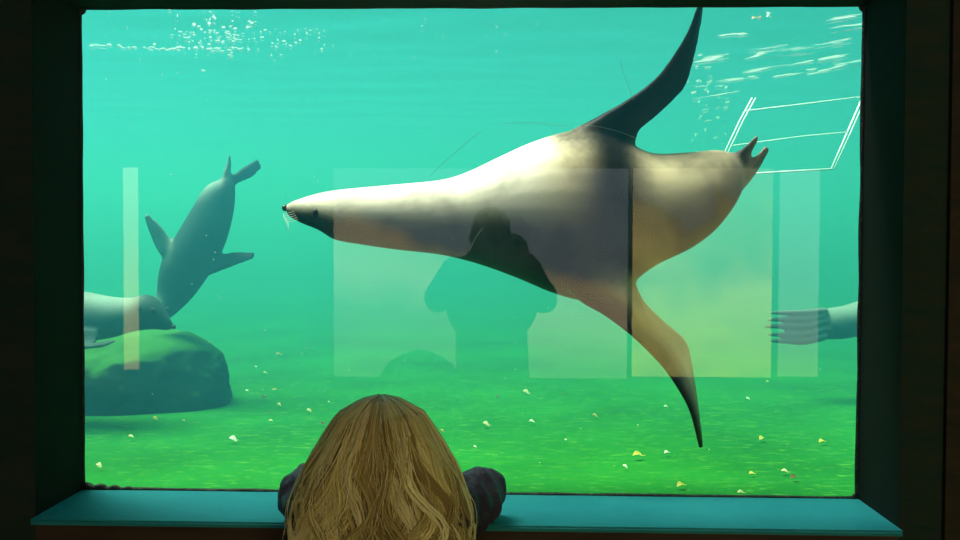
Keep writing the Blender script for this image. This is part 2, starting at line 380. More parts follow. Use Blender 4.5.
# --- the large one close to the glass
Y1 = .34
TAN, CREAM, GREY, DARK, BLK = (.48,.40,.25), (.70,.63,.50), (.05,.044,.04), (.028,.025,.024), (.008,.008,.008)  # cream and tan tops, dark undersides and chest paint in light and shade
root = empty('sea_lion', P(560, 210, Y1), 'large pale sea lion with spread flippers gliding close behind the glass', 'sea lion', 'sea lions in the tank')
bm = bmesh.new(); lay = bm.verts.layers.float_color.new('fur_shading')
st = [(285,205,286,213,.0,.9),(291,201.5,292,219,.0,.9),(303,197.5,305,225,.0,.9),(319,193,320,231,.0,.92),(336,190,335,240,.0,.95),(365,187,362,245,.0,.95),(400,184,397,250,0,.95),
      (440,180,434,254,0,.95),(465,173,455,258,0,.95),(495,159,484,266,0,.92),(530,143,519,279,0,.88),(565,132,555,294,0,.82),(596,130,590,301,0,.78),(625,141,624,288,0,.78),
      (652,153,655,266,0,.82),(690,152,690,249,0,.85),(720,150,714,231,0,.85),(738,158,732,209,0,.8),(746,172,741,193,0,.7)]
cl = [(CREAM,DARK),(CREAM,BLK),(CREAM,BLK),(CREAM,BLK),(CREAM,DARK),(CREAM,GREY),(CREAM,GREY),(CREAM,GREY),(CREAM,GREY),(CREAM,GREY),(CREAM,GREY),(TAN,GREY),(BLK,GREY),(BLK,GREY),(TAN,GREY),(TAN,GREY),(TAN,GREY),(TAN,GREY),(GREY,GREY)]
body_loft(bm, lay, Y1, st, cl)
up_f = [(558,150,612,205,-.05,-.02,.055),(565,134,634,168,-.05,.0,.045),(594,118.5,638,134,-.05,.03,.028),(627,100,657,116.5,-.06,.03,.02),(657,77,683,91,-.07,.02,.015),(677,50,691,72,-.08,.0,.011),(690,27,699,38,-.09,-.03,.008),(699,1,704,3,-.1,-.06,.005)]
flipper_loft(bm, lay, Y1, up_f, [(GREY,BLK)]+[(BLK,BLK)]*7)
lo_f = [(560,275,612,235,-.10,-.02,.05),(580,300,632,274,-.11,-.02,.04),(606,315,645,302,-.13,.0,.028),(634,337,668,324,-.15,.02,.02),(658,361,687,342,-.16,.02,.016),(676,385,694,374,-.20,-.02,.011),(691,413,699,409,-.19,-.06,.008),(700,450,703,447,-.13,-.1,.005)]
LT = (.50,.39,.26)  # tan puts the light on the flipper face into its colour
flipper_loft(bm, lay, Y1, lo_f, [(GREY,GREY),(GREY,TAN),(GREY,LT),(DARK,LT),(BLK,LT),(BLK,LT),(DARK,(.25,.20,.14)),(DARK,DARK)])
HF = (.30,.24,.19)
flipper_loft(bm, lay, Y1, [(728,158,738,180,-.02,.0,.03),(736,152,745,164,-.02,.0,.014),(745,147,751,155,-.03,.0,.009),(757,134,760,137,-.04,-.02,.005)], [(HF,HF),(GREY,GREY),(GREY,HF),(HF,HF)])
flipper_loft(bm, lay, Y1, [(735,172,738,195,.0,.02,.035),(743,168,746,187,-.01,.02,.018),(754,158,758,172,-.02,.01,.011),(766,145,771,148,-.03,-.01,.006)], [(HF,HF)]*4)
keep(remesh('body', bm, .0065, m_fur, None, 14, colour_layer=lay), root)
bm = bmesh.new(); ellipsoid(bm, P(319, 214, Y1) + Vector((0,-.047,0)), (.009,.008,.011)); keep(from_bm('eye', bm, m_dark, None, True), root)
bm = bmesh.new(); ellipsoid(bm, P(285, 208, Y1), (.008,.013,.009)); keep(from_bm('nose', bm, m_dark, None, True), root)
for k in range(5):
    bm = bmesh.new(); a = P(296+k*1.5, 212+2*k, Y1)+Vector((0,-.028-.004*k,0)); tube(bm, [a, a+Vector((-.02,-.03,-.008)), a+Vector((-.012,-.055,-.024-.004*k))], [.0005,.0004,.0002], 5)
    keep(from_bm('whisker', bm, m_whisk, None, True), root)

# --- the one diving head first on the left
FB, FD, FP = (.03,.055,.055), (.012,.022,.024), (.17,.24,.225)  # paler tops painted as lit sides; teal tint puts water haze in fur
Y2 = 1.95
root = empty('sea_lion', P(195, 240, Y2), 'hazy grey sea lion diving head down, tail flippers up', 'sea lion', 'sea lions in the tank')
bm = bmesh.new(); lay = bm.verts.layers.float_color.new('fur_shading')
st = [(224,178,234,183,0,.8),(207,186,235,192,0,.85),(194,206,233,213,0,.85),(178,233,226,240,0,.85),(165,255,217,260,0,.85),(159.5,274,205,280,0,.88),(158,289,191,299,0,.9),(158,302,180,311,-.02,.95),(160,310,175,316,-.03,.9),(164,316,171,319,-.04,.8)]
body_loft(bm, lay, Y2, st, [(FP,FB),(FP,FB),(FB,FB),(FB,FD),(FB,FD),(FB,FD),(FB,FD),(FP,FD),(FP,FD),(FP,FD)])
flipper_loft(bm, lay, Y2, [(219,188,229,188,0,0,.03),(223,175,230,177,0,0,.02),(226,164,232,165,0,0,.012),(229,153,231.5,154,-.02,-.02,.005)], [(FP,FP)]*4)
flipper_loft(bm, lay, Y2, [(226,182,232,190,0,0,.03),(232,176,236,185,.02,.02,.02),(246,165,252,178,.06,.06,.014),(258,158,264,170,.1,.1,.006)], [(FD,FD)]*4)
flipper_loft(bm, lay, Y2, [(172,268,184,250,-.02,0,.05),(158,250,175,244,-.06,0,.03),(149,231,163,228,-.1,-.05,.018),(143,216,149,212.5,-.14,-.12,.006)], [(FP,FP)]*4)
flipper_loft(bm, lay, Y2, [(205,256,198,280,0,-.02,.05),(217,257,210,275,.03,-.02,.03),(236,252.5,230,267.5,.05,-.02,.016),(256,253,254,259,.06,.02,.006)], [(FD,FD)]*4)
keep(remesh('body', bm, .009, m_fur_far, None, 5, colour_layer=lay), root)
for dx in (-.045, .03):
    bm = bmesh.new(); ellipsoid(bm, P(168, 308, Y2)+Vector((dx,-.085,0)), (.012,.01,.012)); keep(from_bm('eye', bm, m_dark, None, True), root)

# --- the one resting over the rock at the left edge
Y3 = 1.45
root = empty('sea_lion', P(100, 320, Y3), 'grey sea lion cut off by the left window edge, head over the rock', 'sea lion', 'sea lions in the tank')
bm = bmesh.new(); lay = bm.verts.layers.float_color.new('fur_shading')
st = [(-130,318,-130,330,0,.7),(-90,305,-90,345,0,.8),(-30,288,-30,356,0,.85),(30,284,30,354,0,.85),(82,291,82,343,0,.85),(111,296.5,112,338,0,.88),(131,297.5,132,332,0,.9),(147,294.5,145,330,0,.95),(159,301,157,329.5,0,.95),(169,317,166,330.5,0,.85),(174,325,172,330,0,.7)]
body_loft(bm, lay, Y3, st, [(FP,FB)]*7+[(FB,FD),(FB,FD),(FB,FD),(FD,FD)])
flipper_loft(bm, lay, Y3, [(60,325,100,330,-.1,-.08,.04),(66,340,98,342,-.13,-.12,.025),(80,349,104,341,-.16,-.15,.018),(104,347,124,337.5,-.18,-.17,.012)], [(FB,FB)]*4)
flipper_loft(bm, lay, Y3, [(-120,315,-120,333,0,0,.03),(-150,308,-148,338,0,0,.02),(-185,312,-180,334,0,0,.008)], [(FB,FB)]*3)
keep(remesh('body', bm, .008, m_fur_far, None, 5, colour_layer=lay), root)
bm = bmesh.new(); ellipsoid(bm, P(158, 310, Y3)+Vector((0,-.052,0)), (.012,.009,.012)); keep(from_bm('eye', bm, m_dark, None, True), root)
bm = bmesh.new(); ellipsoid(bm, P(173.5, 327, Y3), (.009,.012,.009)); keep(from_bm('nose', bm, m_dark, None, True), root)
bm = bmesh.new(); ellipsoid(bm, P(146, 308, Y3)+Vector((0,-.066,0)), (.014,.007,.006), Matrix.Rotation(.5, 3, 'Y')); keep(from_bm('ear', bm, m_fur_far, None, True), root)
root.children[-1].data.attributes.new('fur_shading', 'FLOAT_COLOR', 'POINT')
for dd in root.children[-1].data.attributes['fur_shading'].data: dd.color = (*FD, 1)

# --- the one leaving at the right edge
Y4 = 2.2
root = empty('sea_lion', P(860, 320, Y4), 'sea lion leaving behind the right window edge, only rear flippers in view', 'sea lion', 'sea lions in the tank')
bm = bmesh.new(); lay = bm.verts.layers.float_color.new('fur_shading')
st = [(812,311,812,338,0,.7),(826,308.5,826,339.5,0,.75),(844,305.5,844,339,0,.8),(862,300,862,337,0,.85),(900,290,900,345,0,.85),(960,276,960,356,0,.85),(1030,270,1030,362,0,.85),(1090,280,1090,350,0,.85),(1130,290,1130,330,0,.9),(1160,300,1160,316,0,.8)]
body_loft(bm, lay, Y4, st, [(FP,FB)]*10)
for k, (ty, ey) in enumerate(((313,311),(320,316.5),(327,322),(335,329),(341.5,336.5))):
    flipper_loft(bm, lay, Y4, [(826,ey-4,826,ey+4,-.03,-.03,.03),(806,ty-3.8,806,ty+3.8,-.05,-.05,.014),(788,ty-3.2,788,ty+3.2,-.06,-.06,.011),(764+3*abs(k-2),ty-1.8,764+3*abs(k-2),ty+1.8,-.06,-.06,.007)], [((.08,.125,.12),(.08,.125,.12))]*4)
flipper_loft(bm, lay, Y4, [(830,310,828,340,-.0,-.0,.03),(806,312,806,340,-.02,-.02,.012),(790,314,790,340,-.03,-.03,.006)], [((.11,.165,.155),(.06,.10,.095))]*3)
flipper_loft(bm, lay, Y4, [(1050,340,1000,340,-.05,-.05,.05),(1010,400,970,380,-.1,-.1,.02),(960,430,945,420,-.12,-.12,.006)], [(FD,FD)]*3)
keep(remesh('body', bm, .008, m_fur_far, None, 4, colour_layer=lay), root)

# ------------------------------------------------------------------ rock
m_rock = mat('algae_rock', (.03,.06,.04), .9, .1); b = m_rock.node_tree.nodes['Principled BSDF']
ge = N(m_rock, 'ShaderNodeNewGeometry'); sp = N(m_rock, 'ShaderNodeSeparateXYZ'); tc = N(m_rock, 'ShaderNodeTexCoord')
nz = N(m_rock, 'ShaderNodeTexNoise'); nz.inputs['Scale'].default_value = 7; nz.inputs['Detail'].default_value = 7
ma = N(m_rock, 'ShaderNodeMath', operation='MULTIPLY_ADD'); ma.inputs[1].default_value = .55
cr = N(m_rock, 'ShaderNodeValToRGB'); cr.color_ramp.elements[0].position = .72; cr.color_ramp.elements[0].color = (.004,.018,.009,1)
cr.color_ramp.elements[1].position = .95; cr.color_ramp.elements[1].color = (.025,.125,.018,1)
L(m_rock, ge.outputs['Normal'], sp.inputs[0]); L(m_rock, tc.outputs['Object'], nz.inputs['Vector']); L(m_rock, nz.outputs['Fac'], ma.inputs[0]); L(m_rock, sp.outputs['Z'], ma.inputs[2]); L(m_rock, ma.outputs[0], cr.inputs[0]); L(m_rock, cr.outputs[0], b.inputs['Base Color'])
YR = 1.72
c = P(97, 420, YR); sc_ = (YR+2.1)/F
bm = bmesh.new(); bmesh.ops.create_icosphere(bm, subdivisions=6, radius=1)
for v in bm.verts:
    p = v.co.normalized(); e = 2.7
    k = (abs(p.x)**e + abs(p.y)**e + abs(p.z)**e)**(-1/e)
    p = p*k
    q = Vector((p.x*112*sc_, p.y*.34, max(p.z, -.35)*84*sc_))
    w = 1 + .10*mnoise.noise(p*1.7+Vector((3,1,2))) + .025*mnoise.noise(p*5) + .012*mnoise.noise(p*14)
    v.co = Vector((q.x*w, q.y*w, q.z*(w if q.z > 0 else 1)))
rock = from_bm('rock', bm, m_rock, None, True); rock.location = (c.x, YR+.26, FLOOR-.005)
tag(rock, 'dark rounded boulder with bright green algae on top, lower left of the tank', 'rock')

# ------------------------------------------------------------------ white frame under the surface, upper right
m_white = mat('white_metal', (.85,.87,.85), .4, .4)
root = empty('tube_frame', P(790, 135, 2.4), 'thin white tube frame hanging tilted under the water at upper right', 'frame')
def rod(pts, r, name):
    bm = bmesh.new(); tube(bm, [P(*p) for p in pts], r, 8); keep(from_bm(name, bm, m_white, None, True), root)
rod([(752,98,2.5),(740,120,2.42),(714,175,2.2)], .0035, 'side_rail'); rod([(755.5,98,2.53),(743,121,2.45),(717,176,2.23)], .003, 'side_rail')
rod([(862.5,97,2.5),(847,133,2.36),(831.5,168.5,2.2)], .004, 'side_rail'); rod([(866,97,2.53),(850,134,2.39),(834.5,168,2.23)], .003, 'side_rail')
rod([(745,111,2.45),(800,104.5,2.46),(860,97,2.5)], .0038, 'cross_rail'); rod([(733,145.5,2.33),(800,136.5,2.33),(848,132,2.36)], .0026, 'cross_rail')
rod([(716,176,2.2),(770,172.5,2.2),(833,169,2.2)], .0045, 'cross_rail')

# ------------------------------------------------------------------ froth and ripple glints, modelled as white flecks on the surface
m_foam_glint = bpy.data.materials.new('white_foam_glint'); m_foam_glint.use_nodes = True; nt = m_foam_glint.node_tree; nt.nodes.clear()
out = nt.nodes.new('ShaderNodeOutputMaterial'); mix = nt.nodes.new('ShaderNodeMixShader'); mix.inputs[0].default_value = .6
df = nt.nodes.new('ShaderNodeBsdfDiffuse'); df.inputs[0].default_value = (.7,.7,.7,1); tl = nt.nodes.new('ShaderNodeBsdfTranslucent'); tl.inputs[0].default_value = (.42,.44,.44,1)
nt.links.new(df.outputs[0], mix.inputs[1]); nt.links.new(tl.outputs[0], mix.inputs[2]); nt.links.new(mix.outputs[0], out.inputs[0])
bm = bmesh.new(); rf = random.Random(11)
def foam_glint(px, py, w, h, rot=0.0):
    """a flat white fleck standing in for froth and ripple glints, w x h pixels as it shows"""
    c = PZ(px, py, SURF-.008); e = PZ(px+w/2, py-rot*w/2, SURF-.008) - c; e2 = PZ(px, py-h/2, SURF-.008) - c
    n = 10; sd = rf.random()*50
    top = [bm.verts.new(c + e*math.cos(6.2832*i/n)*(1+.4*mnoise.noise(Vector((i*1.7, sd, 0)))) + e2*math.sin(6.2832*i/n)*(1+.4*mnoise.noise(Vector((i*1.7, sd, 9)))) + Vector((0,0,.0005))) for i in range(n)]
    bot = bm.verts.new(c + Vector((0,0,-.001))); tp = bm.verts.new(c+Vector((0,0,.0015)))
    for i in range(n): bm.faces.new((top[i], bot, top[(i+1)%n])); bm.faces.new((top[(i+1)%n], tp, top[i]))
for _ in range(95):
    x, y = rf.gauss(218, 24), rf.gauss(37, 10); 
    if y > 12: foam_glint(x, y, rf.uniform(1.2, 4.5), rf.uniform(.5, 1.5))
for _ in range(75):
    x = rf.uniform(84, 250); foam_glint(x, 47+ (x-84)*.028 + rf.gauss(0, 1.0), rf.uniform(1.5, 6), rf.uniform(.5, 1.4))
for _ in range(45):
    x = rf.uniform(225, 325); foam_glint(x, rf.gauss(42, 8), rf.uniform(1, 4), rf.uniform(.5, 1.4))
for _ in range(60): foam_glint(rf.uniform(90, 560), rf.uniform(14, 80), rf.uniform(.8, 2.2), rf.uniform(.4, .9))
for (x, y, w) in ((800,54,50),(830,47,40),(760,58,30),(815,63,44),(840,60,36),(775,69,46),(822,73,34),(850,66,24),(790,76,28),(740,80,30),(720,96,24),(770,50,20),(710,62,18),(735,36,20),(850,30,18),(845,20,14)):
    for k in range(5):
        t = rf.uniform(-.5, .5); foam_glint(x+t*w, y-t*w*.15+rf.gauss(0,.8), rf.uniform(7, 30), rf.uniform(.4, 1.1), .15)
for _ in range(60): 
    t = rf.random(); foam_glint(702+rf.gauss(0,12)+16*t, 60+85*t, rf.uniform(1.5, 7), rf.uniform(.5, 1.5), .15)
tag(from_bm('surface_foam_glints', bm, m_foam_glint), 'white flecks standing in for froth and ripple glints on the water surface', 'foam_glint', kind='stuff')

LM_SPECK = mat('pale_speck', (.6,.62,.55), .8)
rs_ = random.Random(3); bm = bmesh.new()
for _ in range(150):
    yy = rs_.uniform(.1, 3.0); p = P(rs_.uniform(60, 880), rs_.uniform(90, 480), yy)
    if p.z > FLOOR+.02: bmesh.ops.create_icosphere(bm, subdivisions=1, radius=rs_.uniform(.0007,.0016)*(1+yy*.5), matrix=Matrix.Translation(p))
tag(from_bm('drifting_specks', bm, LM_SPECK), 'tiny pale specks drifting through the green water', 'specks', kind='stuff')

# ------------------------------------------------------------------ leaves and scraps on the tank floor
def leaf_mat(name, c): return noise_mat(name, c, tuple(x*.6 for x in c), 30, .7, .2)
LM = {k: leaf_mat(k+'_leaf', c) for k, c in dict(white=(.85,.86,.80), cream=(.75,.72,.42), yellow=(.75,.66,.12), tan=(.50,.40,.16), brown=(.20,.10,.05), grey=(.14,.17,.13), orange=(.75,.45,.12)).items()}
def leaf(px, py, wpx, colr, label, zz=None, rot=None, stem=True, group='fallen leaves on the tank floor'):
    pos = PZ(px, py, zz if zz else FLOOR+.012); s = .72*wpx*(pos.y+2.1)/F
    rr = random.Random(int(px*13+py*7)); rt = rr.uniform(-.7, .7) if rot is None else rot
    r = empty('leaf', pos, label, 'leaf', group)
    bm = bmesh.new(); n = 8; rows = []
    for i in range(n+1):
        t = i/n; w = s*.34*math.sin(math.pi*min(1, t*.97+.03))**.8*(1-.25*t); x = (t-.5)*s
        zc = s*.16*math.sin(math.pi*t*1.3+rr.random()*.3)
        rows.append([bm.verts.new((x, k*w, zc + abs(k)*w*.45)) for k in (-1,-.5,0,.5,1)])
    for i in range(n):
        for k in range(4): bm.faces.new((rows[i][k], rows[i+1][k], rows[i+1][k+1], rows[i][k+1]))
    geom = bmesh.ops.solidify(bm, geom=bm.faces[:], thickness=max(.0012, s*.02))
    bmesh.ops.rotate(bm, verts=bm.verts, cent=(0,0,0), matrix=Matrix.Rotation(rt, 3, 'Z'))
    bmesh.ops.rotate(bm, verts=bm.verts, cent=(0,0,0), matrix=Matrix.Rotation(math.radians(24), 3, 'X'))
    bmesh.ops.translate(bm, verts=bm.verts, vec=(0,0,s*.08))
    from_bm('blade', bm, LM[colr], r, True)
    if stem and wpx >= 9:
        bm = bmesh.new(); R = Matrix.Rotation(rt, 3, 'Z')
        tube(bm, [R@Vector((s*.45,0,s*.03)), R@Vector((s*.62,s*.03,s*.06)), R@Vector((s*.78,s*.09,s*.05))], [s*.03,s*.025,s*.015], 5)
        from_bm('stem', bm, LM[colr], r, True)
    return r
for a in [
 (233,440,13,'white','bright white scrap lying in front of the boulder'),
 (99,466,11,'cream','cream leaf in the lower left window corner'),
 (131,437,8,'cream','curled cream leaf below the left side of the boulder'),
 (155,419,9,'yellow','yellowish leaf against the foot of the boulder'),
 (138,420,5,'grey','small grey leaf at the boulder foot, left of the yellowish one'),
 (184,421,5,'cream','small cream leaf at the boulder foot, right of the yellowish one'),
 (279,355,9,'tan','tan leaf farthest back, upper right of the boulder'),
 (256,367,4,'white','white fleck just right of the boulder top'),
 (265,373,5,'cream','pale fleck under the farthest tan leaf'),
 (247,391,5,'white','small white scrap near the right side of the boulder'),
 (275,390,7,'tan','tan leaf level with the small white scrap by the boulder'),
 (263,398,8,'brown','upright brownish leaf right of the boulder'),
 (279,405,7,'cream','pale leaf below the tan leaf, right of the boulder'),
 (267,413,5,'brown','small brown leaf at floor level right of the boulder'),
 (271,421,6,'cream','cream leaf between boulder and child, nearer the glass'),
 (309,411,8,'cream','long cream leaf left of the blonde head top'),
 (329,402,3.5,'white','bright white dot just left of the blonde head'),
 (322,424,8,'brown','dark brown leaf beside the left of the blonde hair'),
 (497,397,8,'grey','grey green leaf right of and above the blonde head'),
 (526,393,11,'cream','large cream leaf right of the blonde head, farthest back'),
 (486,425,11,'cream','pale greenish leaf right of the blonde hair'),
 (532,422,8,'white','white scrap below the large cream leaf'),
 (595,416,8,'tan','yellow brown leaf alone in the middle of the floor'),
 (563,394,5,'grey','small dull leaf right of the large cream leaf'),
 (475,447,5,'white','small white triangle close to the right sleeve'),
 (442,431,6,'orange','orange yellow leaf touching the right outline of the hair'),
 (566,440,4,'white','tiny white fleck mid floor above the yellow stem leaf'),
 (638,456,15,'yellow','long yellow leaf left of the lower flipper tip'),
 (625,467,8,'white','white triangular scrap under the long yellow leaf'),
 (666,407,6,'white','white fleck left of the lower flipper tip'),
 (667,453,9,'white','white curled scrap below the lower flipper tip'),
 (748,399,6,'white','white fleck right of the lower flipper'),
 (768,382,6,'yellow','yellowish fleck beneath the mirrored panel corner'),
 (762,439,11,'yellow','forked yellow leaf in the right half of the floor'),
 (822,442,11,'yellow','yellow green leaf near the right window edge'),
 (785,472,10,'cream','cream leaf lying on the brown leaf at lower right'),
 (794,478,12,'brown','brown leaf under the cream one at lower right'),
 (752,474,9,'yellow','thin yellow leaf left of the brown leaf, lower right'),
 (681,486,14,'yellow','long thin yellow blade at the window bottom edge'),
 (741,493,10,'cream','pale curved blade on the window bottom edge, right of centre')]:
    leaf(*a)
leaf(757,20.5,15,'orange','orange leaf drifting under the surface at the top right', SURF-.012, .1, False, group='leaves floating at the surface')
leaf(769,17.5,8,'white','white scrap touching the orange leaf under the surface', SURF-.012, .5, False, group='leaves floating at the surface')

# ------------------------------------------------------------------ people
def hand(bm, wrist, fwd, palm_n, side, s=1.0, curl=.5):
    """palm, four unequal bent fingers and a thumb from the side of the palm; palm_n points out of the palm"""
    f = Vector(fwd).normalized(); pn = Vector(palm_n); pn = (pn - f*pn.dot(f)).normalized(); sd = f.cross(pn)*side
    w = Vector(wrist)
    for k in range(4): capsule(bm, w + sd*(.010*(1.5-k))*s, w + f*.075*s + sd*(.0195*(1.5-k))*s, .014*s, .0115*s, 10)
    for k, ln in enumerate((.070, .078, .072, .056)):
        p = w + f*.078*s + sd*(.0195*(1.5-k))*s; d = f.copy(); ax = f.cross(pn).normalized()
        for seg, r in ((.46, .0098), (.31, .0090), (.23, .0080)):
            d = Quaternion(ax, curl*(1.0 if seg != .46 else .8)) @ d
            q = p + d*ln*seg*1.05*s; capsule(bm, p, q, r*s, r*.93*s, 10); p = q
    p = w + f*.022*s + sd*.022*s; d = (f*.75 + sd*.75 + pn*.25).normalized()
    for ln, r in ((.040, .0125), (.032, .0108), (.024, .0098)):
        q = p + d*ln*s; capsule(bm, p, q, r*s, r*.92*s, 10); p = q; d = (d + f*.45*0 + (f-sd*.5)*.35 + pn*.2*curl).normalized()
def pair(o, x): return [Vector((o.x + sx*x, 0, 0)) for sx in (-1, 1)]

m_skin = noise_mat('fair_skin', (.52,.34,.26), (.58,.39,.30), 20, .55, .3)
m_jacket = noise_mat('dark_purple_quilted_cloth', (.040,.032,.058), (.065,.052,.085), 14, .6, .25, bump=.35, bscale=60)
m_trouser = noise_mat('dark_blue_denim', (.02,.03,.06), (.03,.04,.08), 40, .85, .1, bump=.2)
m_shoe = noise_mat('dark_red_shoe', (.12,.02,.03), (.16,.03,.04), 20, .5, .3)
m_coat = noise_mat('black_coat_cloth', (.010,.010,.012), (.018,.018,.020), 20, .8, .1, bump=.2)
m_eye = mat('eye_white', (.8,.8,.78), .2, .5); m_iris = mat('blue_iris', (.08,.16,.25), .2, .5); m_lip = mat('lips', (.45,.18,.16), .5)

def folds(c, a, f):
    return lambda co: a*mnoise.noise(co*f) + a*.5*mnoise.noise(co*f*2.3)

# --- the child at the ledge
CX = -.241
cr_ = empty('person', (CX, -.42, 0), 'child with long wavy blonde hair leaning on the window ledge in a dark jacket', 'person')
V = lambda x, y, z: Vector((CX+x, y, z))
bm = bmesh.new()
HC = V(0, -.375, 1.045)
ellipsoid(bm, HC, (.072, .084, .095)); ellipsoid(bm, HC+Vector((0,.030,-.045)), (.052,.052,.055))       # skull, jaw
ellipsoid(bm, HC+Vector((0,.082,-.022)), (.009,.012,.009)); ellipsoid(bm, HC+Vector((0,.076,-.004)), (.007,.010,.018))   # nose
for sx in (-1, 1):
    ellipsoid(bm, HC+Vector((sx*.033,.058,-.030)), (.021,.016,.019)); ellipsoid(bm, HC+Vector((sx*.074,-.004,-.012)), (.008,.014,.022))
ellipsoid(bm, HC+Vector((0,.077,-.050)), (.018,.008,.007)); ellipsoid(bm, HC+Vector((0,.066,-.078)), (.016,.014,.012))
capsule(bm, V(0,-.38,1.0), V(0,-.395,.90), .036, .042)
ellipsoid(bm, V(0,-.40,.83), (.118,.074,.125)); ellipsoid(bm, V(0,-.415,.69), (.098,.07,.11)); ellipsoid(bm, V(0,-.43,.57), (.108,.082,.09))
SH, EL, WR = [], [], []
for sx in (-1, 1):
    sh, el, wr = V(sx*.112,-.385,.915), V(sx*.186,-.205,.927), V(sx*.085,-.115,.897)
    SH.append(sh); EL.append(el); WR.append(wr)
    capsule(bm, sh, el, .036, .028); capsule(bm, el, wr, .028, .020)
    hand(bm, wr, (-sx*.85, .30, -.05), (0,0,-1), -sx if True else 0, .62, .12)
    capsule(bm, V(sx*.055,-.43,.56), V(sx*.060,-.42,.31), .060, .042); capsule(bm, V(sx*.060,-.42,.31), V(sx*.062,-.445,.07), .042, .027)
    capsule(bm, V(sx*.062,-.455,.035), V(sx*.068,-.345,.026), .028, .022)
keep(remesh('body', bm, .0045, m_skin, None, 3), cr_)
for sx in (-1, 1):
    bm = bmesh.new(); ellipsoid(bm, HC+Vector((sx*.026,.067,.000)), (.011,.010,.0075)); e = keep(from_bm('eye', bm, m_eye, None, True), cr_)
    bm = bmesh.new(); ellipsoid(bm, HC+Vector((sx*.026,.0757,.000)), (.005,.003,.005)); i = from_bm('iris', bm, m_iris, e, True)
bm = bmesh.new(); ellipsoid(bm, HC+Vector((0,.0835,-.050)), (.017,.004,.006)); keep(from_bm('mouth', bm, m_lip, None, True), cr_)
bm = bmesh.new()
ellipsoid(bm, V(0,-.40,.82), (.135,.092,.130)); ellipsoid(bm, V(0,-.42,.67), (.128,.094,.13)); capsule(bm, V(-.06,-.395,.905), V(.06,-.395,.905), .062, .062)
tube(bm, [V(.062*math.cos(a), -.392+.058*math.sin(a), .945) for a in [2*math.pi*k/24 for k in range(25)]], .017, 8)
for sx, sh, el, wr in zip((-1,1), SH, EL, WR):
    capsule(bm, sh, el, .062, .058); capsule(bm, el+Vector((0,0,.002)), wr+(el-wr)*.18+Vector((0,0,.006)), .052, .034)
    tube(bm, [wr+(el-wr)*.22+Vector((0,0,.006)), wr+(el-wr)*.08+Vector((0,0,.004))], [.035,.033], 14)
def quilt(co):
    return .007*mnoise.noise(co*22) + .004*mnoise.noise(co*47) + .0035*math.sin(co.y*95+co.x*40+3*mnoise.noise(co*9))
keep(remesh('jacket', bm, .006, m_jacket, None, 4, disp=quilt), cr_)
bm = bmesh.new()
ellipsoid(bm, V(0,-.43,.57), (.118,.092,.095))
for sx in (-1, 1):
    capsule(bm, V(sx*.056,-.43,.56), V(sx*.060,-.42,.31), .070, .053); capsule(bm, V(sx*.060,-.42,.31), V(sx*.062,-.445,.09), .053, .044)
keep(remesh('trousers', bm, .006, m_trouser, None, 3, disp=folds(0,.005,16)), cr_)
for sx in (-1, 1):
    bm = bmesh.new(); capsule(bm, V(sx*.062,-.465,.042), V(sx*.070,-.335,.036), .042, .036); box(bm, CX+sx*.066-.038, CX+sx*.066+.038, -.50, -.305, 0.0, .018)
    keep(remesh('shoe', bm, .005, m_shoe, None, 3), cr_)

m_hair = mat('blonde_hair', (.4,.3,.12), .45, .25); b = m_hair.node_tree.nodes['Principled BSDF']
at = N(m_hair, 'ShaderNodeAttribute', attribute_name='strand'); L(m_hair, at.outputs['Color'], b.inputs['Base Color'])
PZs = [1.166,1.156,1.130,1.080,1.030,.970,.920,.860,.800,.74]
PRX = [.004,.036,.074,.103,.131,.151,.158,.160,.152,.135]
PRY = [.004,.034,.074,.102,.116,.124,.128,.128,.122,.11]
def prof(s):                                             # s in 0..1 from the crown down
    q = s*(len(PZs)-1); k = min(int(q), len(PZs)-2); u = q-k
    return [a[k]+(a[k+1]-a[k])*u for a in (PZs, PRX, PRY)]
rh = random.Random(5)
bm = bmesh.new(); lay = bm.verts.layers.float_color.new('strand')
def paint(n0, c):
    bm.verts.ensure_lookup_table()
    for v in bm.verts[n0:]: v[lay] = (*c, 1)
rings = []; cols_ = []
for i in range(34):
    z, rx, ry = prof(.02+.9*i/33); rg = []; cc = []
    for q in range(72):
        a = 2*math.pi*q/72; rid = 1 + .03*math.sin(q*2.6+i*.35) + .025*math.sin(q*5.1-i*.2)
        y = -math.cos(a)*ry*.90*rid
        rg.append(V(math.sin(a)*rx*.90*rid, -.378 + min(y, .032 if z < 1.1 else .07), z)); cc.append((.22,.15,.06))
    rings.append(rg); cols_.append(cc)
loft(bm, rings, lay, cols_)
PAL = [(.30,.225,.085),(.47,.38,.145),(.64,.54,.23),(.78,.68,.33),(.88,.80,.48)]
def shade(phi, s0=0):
    base = Vector(PAL[min(4, int(rh.random()*5))])
    if abs(phi) < .5: base = base.lerp(Vector((.19,.10,.045)), .6*(1-abs(phi)/.5))
    return base
